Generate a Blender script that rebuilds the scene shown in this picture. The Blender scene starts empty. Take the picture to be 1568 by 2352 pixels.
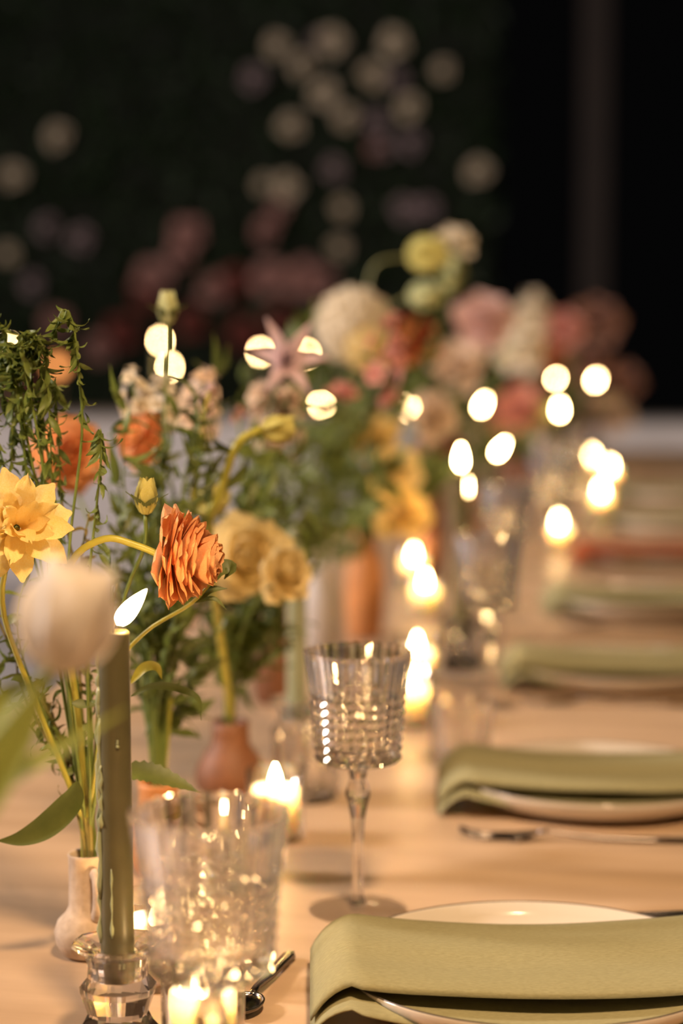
import bpy, math, random
from mathutils import Vector, Matrix, Quaternion, noise

random.seed(7)
SC = bpy.context.scene
COL = SC.collection
PI = math.pi

# ------------------------------------------------------------------ camera
T = 0.75                       # height of the table top
CAM = Vector((0.0, 0.0, T + 0.46))
YAW = math.radians(10.7)
PITCH = math.radians(5.6)
FPX, CX, CY = 4600.0, 784.0, 1176.0
cam_d = bpy.data.cameras.new('camera')
cam_d.sensor_fit = 'VERTICAL'
cam_d.sensor_height = 36.0
cam_d.lens = FPX / 2352.0 * 36.0
cam_d.clip_start = 0.05
cam_d.clip_end = 200
cam_d.dof.use_dof = True
cam_d.dof.focus_distance = 1.33
cam_d.dof.aperture_fstop = 2.9
cam = bpy.data.objects.new('camera', cam_d)
COL.objects.link(cam)
cam.location = CAM
cam.rotation_euler = (PI / 2 - PITCH, 0, YAW)
SC.camera = cam

# ------------------------------------------------------------------ light
SC.view_settings.view_transform = 'Standard'
SC.view_settings.look = 'None'
SC.view_settings.gamma = 1.0
SC.view_settings.use_curve_mapping = False
SC.view_settings.exposure = 0.22
SC.cycles.sample_clamp_indirect = 40.0
SC.cycles.sample_clamp_direct = 0.0
SC.cycles.use_denoising = True
SC.cycles.max_bounces = 14
SC.cycles.transmission_bounces = 12
SC.cycles.transparent_max_bounces = 16

world = bpy.data.worlds.new('night')
SC.world = world
world.use_nodes = True
bg = world.node_tree.nodes['Background']
bg.inputs['Color'].default_value = (0.7, 0.68, 0.7, 1)
bg.inputs['Strength'].default_value = 0.0018

def area_light(name, loc, target, size, power, color, spread=180):
    l = bpy.data.lights.new(name, 'AREA')
    l.shape = 'DISK'
    l.size = size
    l.energy = power
    l.color = color
    l.spread = math.radians(spread)
    o = bpy.data.objects.new(name, l)
    COL.objects.link(o)
    o.location = loc
    d = Vector(target) - Vector(loc)
    o.rotation_euler = d.to_track_quat('-Z', 'Y').to_euler()
    return o

# lamp hung above the table, an added far fill, and one cool flood lamp by the lawn on the left
area_light('hanging_lamp_near', (0.35, 0.1, 3.1), (-0.2, 1.5, T), 0.35, 28, (1.0, 0.655, 0.36), 110)
area_light('added_fill_far', (0.3, 4.2, 3.4), (-0.2, 5.6, T), 0.35, 20, (1.0, 0.68, 0.42))  # added unseen light, brightens the far table end and cross table
area_light('flood_lamp', (-4.2, 1.2, 2.9), (-1.2, 5.0, 0.8), 0.5, 250, (1.0, 0.86, 0.78))

# ------------------------------------------------------------------ pixel -> place helpers
FH = Vector((-math.sin(YAW), math.cos(YAW), 0))
RH = Vector((math.cos(YAW), math.sin(YAW), 0))
ZV = Vector((0, 0, 1))
FW = FH * math.cos(PITCH) - ZV * math.sin(PITCH)
UPV = FH * math.sin(PITCH) + ZV * math.cos(PITCH)

def ray(px, py):
    return FW + RH * ((px - CX) / FPX) + UPV * (-(py - CY) / FPX)

def at_d(px, py, d):
    r = ray(px, py)
    return CAM + r * (d / r.dot(FH))

def at_z(px, py, z):
    r = ray(px, py)
    return CAM + r * ((z - CAM.z) / r.z)

def proj_x(p):
    v = p - CAM
    return CX + FPX * v.dot(RH) / v.dot(FW)

def dist(p):
    return (p - CAM).dot(FH)

def camdir(r, u, t):
    """direction given as right / up / towards the lens of a person looking along the table"""
    return (RH * r + ZV * u - FH * t).normalized()

# ------------------------------------------------------------------ materials
MATS = {}

def nodes_of(name):
    m = bpy.data.materials.new(name)
    m.use_nodes = True
    nt = m.node_tree
    nt.nodes.clear()
    out = nt.nodes.new('ShaderNodeOutputMaterial')
    MATS[name] = m
    return m, nt, out

def mat(name, c1, c2=None, rough=0.5, scale=30.0, stretch=(1, 1, 1), bump=0.0, metal=0.0,
        sss=0.0, sssr=(0.02, 0.01, 0.005), transl=0.0, spec=0.5, coat=0.0):
    m, nt, out = nodes_of(name)
    b = nt.nodes.new('ShaderNodeBsdfPrincipled')
    b.inputs['Roughness'].default_value = rough
    b.inputs['Metallic'].default_value = metal
    b.inputs['Specular IOR Level'].default_value = spec
    b.inputs['Coat Weight'].default_value = coat
    if sss:
        b.inputs['Subsurface Weight'].default_value = sss
        b.inputs['Subsurface Radius'].default_value = (1, 0.7, 0.4)
        b.inputs['Subsurface Scale'].default_value = sssr[0]
    col = None
    if c2 is not None:
        tc = nt.nodes.new('ShaderNodeTexCoord')
        mp = nt.nodes.new('ShaderNodeMapping')
        mp.inputs['Scale'].default_value = stretch
        nz = nt.nodes.new('ShaderNodeTexNoise')
        nz.inputs['Scale'].default_value = scale
        nz.inputs['Detail'].default_value = 4
        rp = nt.nodes.new('ShaderNodeValToRGB')
        rp.color_ramp.elements[0].position = 0.3
        rp.color_ramp.elements[1].position = 0.7
        rp.color_ramp.elements[0].color = (*c1, 1)
        rp.color_ramp.elements[1].color = (*c2, 1)
        nt.links.new(tc.outputs['Object'], mp.inputs['Vector'])
        nt.links.new(mp.outputs['Vector'], nz.inputs['Vector'])
        nt.links.new(nz.outputs['Fac'], rp.inputs['Fac'])
        nt.links.new(rp.outputs['Color'], b.inputs['Base Color'])
        col = rp.outputs['Color']
        if bump:
            bp = nt.nodes.new('ShaderNodeBump')
            bp.inputs['Strength'].default_value = bump
            bp.inputs['Distance'].default_value = 0.002
            nt.links.new(nz.outputs['Fac'], bp.inputs['Height'])
            nt.links.new(bp.outputs['Normal'], b.inputs['Normal'])
    else:
        b.inputs['Base Color'].default_value = (*c1, 1)
    if transl:
        tr = nt.nodes.new('ShaderNodeBsdfTranslucent')
        if col is not None:
            nt.links.new(col, tr.inputs['Color'])
        else:
            tr.inputs['Color'].default_value = (*c1, 1)
        mx = nt.nodes.new('ShaderNodeMixShader')
        mx.inputs['Fac'].default_value = transl
        nt.links.new(b.outputs[0], mx.inputs[1])
        nt.links.new(tr.outputs[0], mx.inputs[2])
        nt.links.new(mx.outputs[0], out.inputs[0])
    else:
        nt.links.new(b.outputs[0], out.inputs[0])
    return m

def emit(name, color, strength):
    m, nt, out = nodes_of(name)
    e = nt.nodes.new('ShaderNodeEmission')
    e.inputs['Color'].default_value = (*color, 1)
    e.inputs['Strength'].default_value = strength
    nt.links.new(e.outputs[0], out.inputs[0])
    return m

def crystal(name, clear):
    m, nt, out = nodes_of(name)
    g = nt.nodes.new('ShaderNodeBsdfGlass')
    g.inputs['IOR'].default_value = 1.52
    g.inputs['Roughness'].default_value = 0.0
    g.inputs['Color'].default_value = (0.99, 0.985, 0.99, 1)
    t = nt.nodes.new('ShaderNodeBsdfTransparent')
    mx = nt.nodes.new('ShaderNodeMixShader')
    mx.inputs['Fac'].default_value = clear
    nt.links.new(g.outputs[0], mx.inputs[1])
    nt.links.new(t.outputs[0], mx.inputs[2])
    nt.links.new(mx.outputs[0], out.inputs[0])
    return m

def thin_glass(name, tint):
    m, nt, out = nodes_of(name)
    g = nt.nodes.new('ShaderNodeBsdfGlossy')
    g.inputs['Roughness'].default_value = 0.02
    t = nt.nodes.new('ShaderNodeBsdfTransparent')
    t.inputs['Color'].default_value = (*tint, 1)
    f = nt.nodes.new('ShaderNodeLayerWeight')
    f.inputs['Blend'].default_value = 0.25
    mx = nt.nodes.new('ShaderNodeMixShader')
    nt.links.new(f.outputs['Facing'], mx.inputs['Fac'])
    nt.links.new(t.outputs[0], mx.inputs[1])
    nt.links.new(g.outputs[0], mx.inputs[2])
    nt.links.new(mx.outputs[0], out.inputs[0])
    return m

mat('table_wood', (0.47, 0.325, 0.205), (0.60, 0.43, 0.285), rough=0.42, scale=5, stretch=(0.7, 5, 1), bump=0.05, spec=0.4)
mat('leg_wood', (0.2, 0.12, 0.07), (0.28, 0.17, 0.1), rough=0.6, scale=8)
mat('floor_stone', (0.42, 0.41, 0.43), (0.5, 0.48, 0.5), rough=0.7, scale=3)
mat('white_cloth', (0.62, 0.59, 0.6), (0.7, 0.66, 0.66), rough=0.9, scale=12)
mat('cream_glaze', (0.64, 0.575, 0.49), rough=0.12, coat=0.3)
mat('rim_dark', (0.09, 0.07, 0.055), rough=0.3)
mat('sage_linen', (0.275, 0.258, 0.14), (0.34, 0.32, 0.18), rough=0.9, scale=260, stretch=(1, 4, 1), bump=0.15, spec=0.15)
mat('rust_linen', (0.33, 0.075, 0.03), (0.42, 0.11, 0.04), rough=0.9, scale=200, spec=0.15)
mat('gunmetal', (0.16, 0.14, 0.13), rough=0.22, metal=1.0)
mat('ceramic_beige', (0.47, 0.35, 0.25), (0.62, 0.49, 0.37), rough=0.75, scale=160, bump=0.25)
mat('ceramic_spot', (0.13, 0.075, 0.04), rough=0.8)
mat('terracotta', (0.17, 0.068, 0.028), (0.23, 0.092, 0.04), rough=0.6, scale=90, bump=0.1)
mat('terracotta_orange', (0.58, 0.24, 0.08), (0.68, 0.30, 0.11), rough=0.55, scale=60, bump=0.1)
mat('ceramic_grey', (0.50, 0.44, 0.41), (0.58, 0.52, 0.48), rough=0.6, scale=60)
mat('wax_green', (0.100, 0.088, 0.038), (0.125, 0.110, 0.05), rough=0.38, scale=40, sss=0.25, sssr=(0.006, 0, 0))
mat('wax_drip', (0.36, 0.40, 0.24), rough=0.3, sss=0.3, sssr=(0.004, 0, 0))
mat('wax_sage', (0.34, 0.36, 0.22), (0.38, 0.40, 0.25), rough=0.4, scale=30, sss=0.2, sssr=(0.006, 0, 0))
mat('wax_white', (0.93, 0.87, 0.74), rough=0.4, sss=1.0, sssr=(0.024, 0, 0))
mat('wick', (0.03, 0.02, 0.015), rough=0.9)
emit('flame', (1.0, 0.63, 0.27), 120.0)
emit('amber_glow', (1.0, 0.36, 0.10), 2.6)
crystal('crystal', 0.22)
crystal('crystal_heavy', 0.12)
crystal('crystal_foot', 0.84)
thin_glass('thin_glass', (0.985, 0.975, 0.96))

mat('stem_green', (0.13, 0.19, 0.035), (0.20, 0.25, 0.05), rough=0.45, scale=60, transl=0.1)
mat('stem_yellow', (0.42, 0.40, 0.05), (0.50, 0.46, 0.08), rough=0.4, scale=40, transl=0.15)
mat('stem_pale', (0.33, 0.37, 0.17), (0.40, 0.42, 0.22), rough=0.5, scale=40)
mat('leaf_green', (0.085, 0.115, 0.022), (0.145, 0.17, 0.04), rough=0.5, scale=50, transl=0.25)
mat('leaf_vine', (0.12, 0.17, 0.03), (0.20, 0.25, 0.055), rough=0.5, scale=80, transl=0.3)
mat('leaf_olive', (0.17, 0.13, 0.03), (0.25, 0.19, 0.05), rough=0.55, scale=80, transl=0.25)
mat('stem_olive', (0.16, 0.15, 0.035), (0.26, 0.20, 0.05), rough=0.5, scale=50)
mat('leaf_tulip', (0.30, 0.36, 0.07), (0.38, 0.42, 0.10), rough=0.5, scale=20, transl=0.35)
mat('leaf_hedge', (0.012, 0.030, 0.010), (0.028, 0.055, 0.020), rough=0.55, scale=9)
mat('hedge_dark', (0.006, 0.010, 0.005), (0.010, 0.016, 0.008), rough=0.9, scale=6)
mat('dark_timber', (0.022, 0.013, 0.010), (0.03, 0.018, 0.013), rough=0.7, scale=6)
mat('blue_fabric', (0.03, 0.06, 0.22), (0.04, 0.08, 0.26), rough=0.9, scale=60)
PET = dict(rough=0.55, scale=35, transl=0.35, spec=0.25)
mat('petal_orange', (0.88, 0.43, 0.17), (0.92, 0.55, 0.27), **PET)
mat('petal_yellow', (0.90, 0.67, 0.22), (0.92, 0.75, 0.34), **PET)
mat('petal_butter', (0.86, 0.70, 0.33), (0.88, 0.76, 0.44), **PET)
mat('petal_cream', (0.88, 0.80, 0.64), (0.90, 0.84, 0.72), **PET)
mat('petal_peach', (0.86, 0.68, 0.52), (0.88, 0.76, 0.62), **PET)
mat('petal_pink', (0.72, 0.33, 0.28), (0.80, 0.44, 0.37), **PET)
mat('petal_blush', (0.80, 0.55, 0.50), (0.84, 0.64, 0.58), **PET)
mat('petal_lilac', (0.74, 0.54, 0.62), (0.80, 0.60, 0.62), **PET)
mat('petal_greenyellow', (0.66, 0.60, 0.14), (0.72, 0.68, 0.28), **PET)
mat('petal_lime', (0.62, 0.64, 0.30), (0.68, 0.70, 0.40), **PET)
mat('petal_rust', (0.55, 0.15, 0.05), (0.62, 0.20, 0.07), **PET)
mat('petal_whitewall', (0.88, 0.76, 0.58), (0.90, 0.80, 0.64), rough=0.7, scale=20)
mat('petal_mauvewall', (0.44, 0.34, 0.37), (0.52, 0.40, 0.42), rough=0.7, scale=20)
mat('petal_pinkwall', (0.58, 0.30, 0.27), (0.64, 0.38, 0.34), rough=0.7, scale=20)
mat('petal_winewall', (0.26, 0.06, 0.05), (0.32, 0.09, 0.07), rough=0.7, scale=20)
mat('petal_pink_dimmed', (0.36, 0.19, 0.14), (0.42, 0.24, 0.19), **PET)  # pink petals coloured darker, dim light at the far end put into the colour
mat('petal_tulip', (0.93, 0.85, 0.74), (0.95, 0.88, 0.80), rough=0.5, scale=30, transl=0.18, spec=0.3)
mat('flower_dark', (0.02, 0.012, 0.03), rough=0.6)

# ------------------------------------------------------------------ mesh helpers
def mesh(name, v, f, m, smooth=True):
    me = bpy.data.meshes.new(name)
    me.from_pydata([tuple(p) for p in v], [], f)
    me.materials.append(MATS[m] if isinstance(m, str) else m)
    if smooth:
        me.polygons.foreach_set('use_smooth', [True] * len(me.polygons))
    me.update()
    return me

def link(name, me, parent=None, M=None):
    o = bpy.data.objects.new(name, me)
    COL.objects.link(o)
    if parent is not None:
        o.parent = parent
    if M is not None:
        o.matrix_basis = M
    return o

def thing(name, loc, label, cat, group=None, rotz=0.0):
    o = bpy.data.objects.new(name, None)
    o.empty_display_size = 0.02
    COL.objects.link(o)
    o.location = loc
    o.rotation_euler = (0, 0, rotz)
    tag(o, label, cat, group)
    return o

def tag(o, label=None, cat=None, group=None, kind=None):
    if label: o['label'] = label
    if cat: o['category'] = cat
    if group: o['group'] = group
    if kind: o['kind'] = kind
    return o

def lathe(prof, n=24, cap0=True, cap1=True, rmod=None, cx=0, cy=0):
    v, f = [], []
    for k, (r, z) in enumerate(prof):
        for i in range(n):
            a = 2 * PI * i / n
            rr = r * (rmod(i, k, a) if rmod else 1.0)
            v.append((cx + rr * math.cos(a), cy + rr * math.sin(a), z))
    for k in range(len(prof) - 1):
        for i in range(n):
            j = (i + 1) % n
            f.append((k * n + i, k * n + j, (k + 1) * n + j, (k + 1) * n + i))
    if cap0: f.append(tuple(range(n - 1, -1, -1)))
    if cap1: f.append(tuple((len(prof) - 1) * n + i for i in range(n)))
    return v, f

def tube(pts, rad, n=7, squash=1.0):
    pts = [Vector(p) for p in pts]
    if not hasattr(rad, '__len__'): rad = [rad] * len(pts)
    v, f = [], []
    t0 = (pts[1] - pts[0]).normalized()
    ref = Vector((1, 0, 0)) if abs(t0.x) < 0.8 else Vector((0, 1, 0))
    nrm = (ref - t0 * ref.dot(t0)).normalized()
    for k, p in enumerate(pts):
        t = (pts[min(k + 1, len(pts) - 1)] - pts[max(k - 1, 0)]).normalized()
        nrm = (nrm - t * nrm.dot(t)).normalized()
        b = t.cross(nrm)
        for i in range(n):
            a = 2 * PI * i / n
            v.append(p + (nrm * math.cos(a) + b * math.sin(a) * squash) * rad[k])
    for k in range(len(pts) - 1):
        for i in range(n):
            j = (i + 1) % n
            f.append((k * n + i, k * n + j, (k + 1) * n + j, (k + 1) * n + i))
    f.append(tuple(range(n - 1, -1, -1)))
    f.append(tuple((len(pts) - 1) * n + i for i in range(n)))
    return v, f

def box(x0, x1, y0, y1, z0, z1):
    v = [(x, y, z) for z in (z0, z1) for y in (y0, y1) for x in (x0, x1)]
    f = [(0, 2, 3, 1), (4, 5, 7, 6), (0, 1, 5, 4), (2, 6, 7, 3), (0, 4, 6, 2), (1, 3, 7, 5)]
    return v, f

def join(*parts):
    V, F = [], []
    for v, f in parts:
        o = len(V)
        V += list(v)
        F += [tuple(i + o for i in q) for q in f]
    return V, F

def bezier(p0, p1, p2, p3, n=12):
    r = []
    for i in range(n + 1):
        t = i / n; s = 1 - t
        r.append(p0 * s ** 3 + p1 * (3 * s * s * t) + p2 * (3 * s * t * t) + p3 * t ** 3)
    return r

def smooth_path(pts, per=5):
    """Catmull-Rom through the points"""
    P = [Vector(p) for p in pts]
    P = [P[0] * 2 - P[1]] + P + [P[-1] * 2 - P[-2]]
    out = []
    for i in range(1, len(P) - 2):
        for k in range(per):
            t = k / per
            a, b, c, d = P[i - 1], P[i], P[i + 1], P[i + 2]
            out.append(0.5 * (2 * b + (c - a) * t + (2 * a - 5 * b + 4 * c - d) * t * t + (3 * b - a - 3 * c + d) * t ** 3))
    out.append(P[-2])
    return out

def bevel(o, w, seg=2):
    m = o.modifiers.new('bevel', 'BEVEL'); m.width = w; m.segments = seg; m.limit_method = 'ANGLE'
    return o

ORD = ['nearest', 'second nearest', 'third nearest', 'fourth nearest', 'fifth nearest', 'sixth nearest', 'seventh nearest',
       'eighth nearest', 'ninth nearest', 'tenth nearest', 'eleventh nearest', 'twelfth nearest', 'thirteenth nearest',
       'fourteenth nearest', 'fifteenth nearest', 'sixteenth nearest']
NTH = ['first', 'second', 'third', 'fourth', 'fifth', 'sixth', 'seventh', 'eighth', 'ninth', 'tenth', 'eleventh', 'twelfth',
       'thirteenth', 'fourteenth', 'fifteenth', 'sixteenth', 'seventeenth', 'eighteenth', 'nineteenth', 'twentieth',
       'twenty-first', 'twenty-second', 'twenty-third', 'twenty-fourth', 'twenty-fifth', 'twenty-sixth', 'twenty-seventh',
       'twenty-eighth', 'twenty-ninth', 'thirtieth']

# ------------------------------------------------------------------ setting
fl = link('floor', mesh('floor', *box(-14, 14, -3, 22, -0.06, 0), 'floor_stone'))
tag(fl, kind='structure')

# long dining table; the camera looks along it
TX0, TX1, TY0, TY1 = -0.82, 0.10, 0.2, 7.0
tb = thing('dining_table', (0, 0, 0), 'long pale wooden banquet table running into the distance', 'table')
top = link('tabletop', mesh('tabletop', *box(TX0, TX1, TY0, TY1, T - 0.035, T), 'table_wood', False), tb)
bevel(top, 0.006)
legm = mesh('table_leg', *box(-0.035, 0.035, -0.035, 0.035, 0, T - 0.035), 'leg_wood', False)
for y in (0.35, 2.5, 4.7, 6.85):
    for x in (TX0 + 0.08, TX1 - 0.08):
        link('leg', legm, tb, Matrix.Translation((x, y, 0)))
link('apron', mesh('apron', *join(box(TX0 + .06, TX0 + .085, TY0 + .1, TY1 - .1, T - .12, T - .0355), box(TX1 - .085, TX1 - .06, TY0 + .1, TY1 - .1, T - .12, T - .0355)), 'leg_wood', False), tb)

# cross table with a white cloth down to the floor
ct_y0, ct_y1, ct_x0, ct_x1 = 8.45, 9.25, -5.2, 1.9
cl_v, cl_f = [], []
nx = 150
for i in range(nx + 1):
    x = ct_x0 + (ct_x1 - ct_x0) * i / nx
    w = 0.02 * math.sin(i * 0.9) + 0.012 * math.sin(i * 2.3 + 1)
    for (y, z, k) in ((ct_y0 - 0.02, 0.01, 1), (ct_y0 - 0.012, 0.4, 0.8), (ct_y0, T - 0.01, 0.1), (ct_y0 + 0.012, T + 0.002, 0), (ct_y1 - 0.012, T + 0.002, 0), (ct_y1, T - 0.01, 0), (ct_y1 + 0.02, 0.01, 0)):
        cl_v.append((x, y + w * k, z))
for i in range(nx):
    for k in range(6):
        a = i * 7 + k
        cl_f.append((a, a + 7, a + 8, a + 1))
ctab = thing('cross_table', ((ct_x0 + ct_x1) / 2, (ct_y0 + ct_y1) / 2, 0), 'far table standing crosswise under a white floor-length cloth', 'table')
ox, oy = ctab.location.x, ctab.location.y
link('tabletop', mesh('cross_top', *box(ct_x0 + .01 - ox, ct_x1 - .01 - ox, ct_y0 + .03 - oy, ct_y1 - .03 - oy, T - .04, T - .001), 'leg_wood', False), ctab)
clo = link('tablecloth', mesh('cloth', cl_v, cl_f, 'white_cloth'))
tag(clo, 'white cloth hanging in folds over the far cross table', 'tablecloth')
lm2 = mesh('cross_leg', *box(-.03, .03, -.03, .03, 0, T - .04), 'leg_wood', False)
for x in (ct_x0 + .1, 0.5 * (ct_x0 + ct_x1), ct_x1 - .1):
    for y in (ct_y0 + .1, ct_y1 - .1):
        link('leg', lm2, ctab, Matrix.Translation((x - ox, y - oy, 0)))

# hedge / flower wall behind
HY = 11.6
hx1 = at_d(1130, 400, 11.6 / math.cos(YAW)).x
hedge = thing('hedge', ((-9 + hx1) / 2, HY + 0.3, 0), 'tall dark green hedge wall behind the tables, dotted with blooms', 'hedge')
hcx, hcy = hedge.location.x, hedge.location.y
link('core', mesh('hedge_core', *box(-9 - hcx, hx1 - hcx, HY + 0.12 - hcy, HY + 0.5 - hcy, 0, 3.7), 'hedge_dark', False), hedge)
lv, lf = [], []
for i in range(9000):
    c = Vector((random.uniform(-7.5, hx1 + 0.05) - hcx, HY + random.uniform(0.0, 0.16) - hcy, random.uniform(0, 3.75)))
    q = Quaternion((random.gauss(0, 1), random.gauss(0, 1), random.gauss(0, 1), random.gauss(0, 1))).normalized()
    s = random.uniform(0.035, 0.075)
    o = len(lv)
    for p in ((0, -1, 0), (0.45, -0.1, .12), (0, 1, 0.1), (-0.45, -0.1, .12), (0, 0, -.02)):
        lv.append(c + q @ (Vector(p) * s))
    lf += [(o, o + 1, o + 4), (o + 1, o + 2, o + 4), (o + 2, o + 3, o + 4), (o + 3, o, o + 4)]
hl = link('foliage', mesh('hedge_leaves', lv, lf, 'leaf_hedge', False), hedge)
hl['kind'] = 'stuff'

# dark timber frame to the right of the hedge
fr = thing('timber_pergola', at_d(1360, 900, 12.2).xy.to_3d(), 'dark timber pergola standing in the dark at the right', 'pergola')
link('post', mesh('post', *box(-.09, .09, -.09, .09, 0, 3.4), 'dark_timber', False), fr)
link('post', fr.children[0].data, fr, Matrix.Translation((1.9, 0, 0)))
link('beam', mesh('beam', *box(-.3, 2.4, -.08, .08, 3.4, 3.6), 'dark_timber', False), fr)

# ------------------------------------------------------------------ tableware
def plate_mesh():
    R = 0.134
    prof = [(0.0005, 0.002), (0.085, 0.002), (0.09, 0.0), (0.098, 0.0), (0.104, 0.004), (0.124, 0.010), (0.131, 0.018), (R, 0.0245), (R - 0.0006, 0.0255),
            (R - 0.0025, 0.0252), (0.127, 0.018), (0.120, 0.0115), (0.100, 0.0075), (0.0005, 0.0070)]
    return mesh('plate_body', *lathe(prof, 96, False, False), 'cream_glaze')
PLATE = plate_mesh()
RIML = mesh('plate_rim', *tube([(0.1331 * math.cos(2 * PI * i / 96), 0.1331 * math.sin(2 * PI * i / 96), 0.0254) for i in range(97)], 0.0006, 6), 'rim_dark')

def napkin_mesh(name, seed, m, sway=0.0):
    rnd = random.Random(seed)
    sec = [(-0.088, -0.0005), (-0.084, 0.0), (-0.06, 0.0005), (-0.03, 0.001), (0.0, 0.001), (0.03, 0.001), (0.058, 0.002), (0.068, 0.004), (0.0715, 0.008), (0.068, 0.012),
           (0.055, 0.0145), (0.03, 0.0165), (0.006, 0.0172), (-0.014, 0.0166), (-0.017, 0.0148), (-0.042, 0.0140), (-0.060, 0.0128), (-0.071, 0.0095), (-0.0745, 0.0062), (-0.068, 0.0040), (-0.05, 0.0050), (-0.02, 0.0062), (0.03, 0.0075)]
    L0, L1, n = -0.168, 0.19, 54
    ns = len(sec)
    v, f = [], []
    for i in range(n + 1):
        x = L0 + (L1 - L0) * i / n
        base = 0.0175 + 0.0085 * min(1.0, abs(x / 0.128)) ** 2.2
        drop = 0.0
        e = max(0.0, -x - 0.128, x - 0.138)
        if e > 0: drop = e * 0.25 + 9.0 * e * e
        for k, (y, z) in enumerate(sec):
            t = k / (ns - 1)
            wob = 0.0016 * noise.noise(Vector((x * 14 + seed * 3.1, y * 22, k * 0.11 + seed)))
            yy = y * (1 - 0.06 * (e > 0)) + 0.004 * noise.noise(Vector((x * 9, seed + k * .05, 1.5))) + sway * x
            open_ = 0.006 * math.exp(-((x + 0.02) / 0.07) ** 2) if k in (16, 17, 18, 19) else 0.0
            zz = base + z + wob - drop + open_ * 0.3
            # lower flap sags into the plate and its free edge swings forward in the middle
            if k < 4:
                yy -= 0.010 * (1 - (x / 0.16) ** 2) * (1 - k / 4)
                zz -= 0.009 * (1 - (x / 0.16) ** 2) * (1 - k / 4)
            v.append((x - (drop * 0.15 if x > 0 else -drop * 0.55), yy, max(zz, 0.0022 + 0.0004 * k)))
    for i in range(n):
        for k in range(ns - 1):
            a = i * ns + k
            f.append((a, a + ns, a + ns + 1, a + 1))
    return mesh(name, v, f, m)

plates = [(1.325, 1232, None), (1.885, 1372, None), (2.46, 1470, None), (3.06, 1565, None), (3.66, 1640, 1), (4.30, 1690, None), (4.95, 1740, None)]
NAPROT = math.radians(11.5)
plate_pos = []
for i, (d, px, red) in enumerate(plates):
    p = at_d(px, 1500, d); p.z = T
    if i > 1:
        p = Vector((-0.118, 0, T)) + Vector((0, 1, 0)) * (p.y if i < 2 else d / math.cos(YAW) * 1.0 + 0.02)
    plate_pos.append(p)
    pl = thing('dinner_plate', p, f'cream dinner plate with thin dark rim line, {ORD[i]} to the camera', 'plate', 'dinner plates along the right side')
    link('body', PLATE, pl)
    link('rim_line', RIML, pl)
    col = 'rust red' if red else 'sage green'
    lab = 'folded rust red napkin across the fifth nearest plate' if red else f'folded sage green linen napkin lying across the {ORD[i]} plate'
    nk = link('folded_napkin', napkin_mesh('napkin', i * 5 + 2, 'rust_linen' if red else 'sage_linen'))
    nk.location = p + Vector((0.004, -0.004, 0))
    nk.rotation_euler = (0, 0, NAPROT if i == 0 else NAPROT * 0.7)
    so = nk.modifiers.new('cloth', 'SOLIDIFY'); so.thickness = 0.0011; so.offset = 0
    tag(nk, lab, 'napkin', 'folded napkins on the plates')

def flat_strip(pts, widths, th, nseg=None):
    """metal strip: points along +X with z, widths across Y"""
    v, f = [], []
    for (x, z), w in zip(pts, widths):
        v += [(x, -w, z - th), (x, w, z - th), (x, w * 0.8, z + th), (x, -w * 0.8, z + th)]
    n = len(pts)
    for k in range(n - 1):
        for i in range(4):
            j = (i + 1) % 4
            f.append((k * 4 + i, k * 4 + j, k * 4 + 4 + j, k * 4 + 4 + i))
    f += [(3, 2, 1, 0), tuple((n - 1) * 4 + i for i in range(4))]
    return v, f

def add_fork(p, rz, label, grp):
    t = thing('dinner_fork', p, label, 'fork', grp, rz)
    hp = [(0.10, .003), (0.07, .003), (0.03, .0035), (0.0, .006), (-0.02, .009), (-0.03, .0085)]
    link('handle', mesh('fork_handle', *flat_strip(hp[::-1], [.004, .0025, .0025, .0035, .005, .0055][::1], .0012), 'gunmetal'), t)
    link('fork_head', mesh('fork_head', *flat_strip([(-.055, .004), (-.05, .0045), (-.04, .006), (-.03, .0085)], [.0115, .012, .010, .004], .001), 'gunmetal'), t)
    for k in range(4):
        y = -.0096 + k * .0064
        tm = mesh('tine', *tube([(-.054, y, .004), (-.075, y, .0035), (-.09, y, .006), (-.1, y * .95, .010)], [.0017, .0017, .0014, .0008], 6, .7), 'gunmetal')
        link('tine', tm, t)
    return t

def add_knife(p, rz, label, grp):
    t = thing('dinner_knife', p, label, 'knife', grp, rz)
    link('handle', mesh('knife_handle', *tube([(0.115, 0, .006), (0.11, 0, .006), (0.05, 0, .005), (0.0, 0, .0045)], [.004, .0062, .005, .004], 10, .8), 'gunmetal'), t)
    bl = [(-.115, .0035), (-.11, .0035), (-.09, .0035), (-.03, .0035), (.0, .004)]
    link('blade', mesh('knife_blade', *flat_strip(bl, [.001, .0055, .009, .009, .004], .0008), 'gunmetal'), t)
    return t

for i, p in enumerate(plate_pos[:4]):
    if i > 0:
        add_fork(p + Vector((-0.01, -0.165, 0)), NAPROT * 0.6, f'dark metal fork on the near side of the {ORD[i]} plate', 'forks beside the plates')
    add_knife(p + Vector((-0.005, 0.158, 0)), NAPROT, f'dark metal knife behind the {ORD[i]} plate', 'knives beside the plates')

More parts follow.
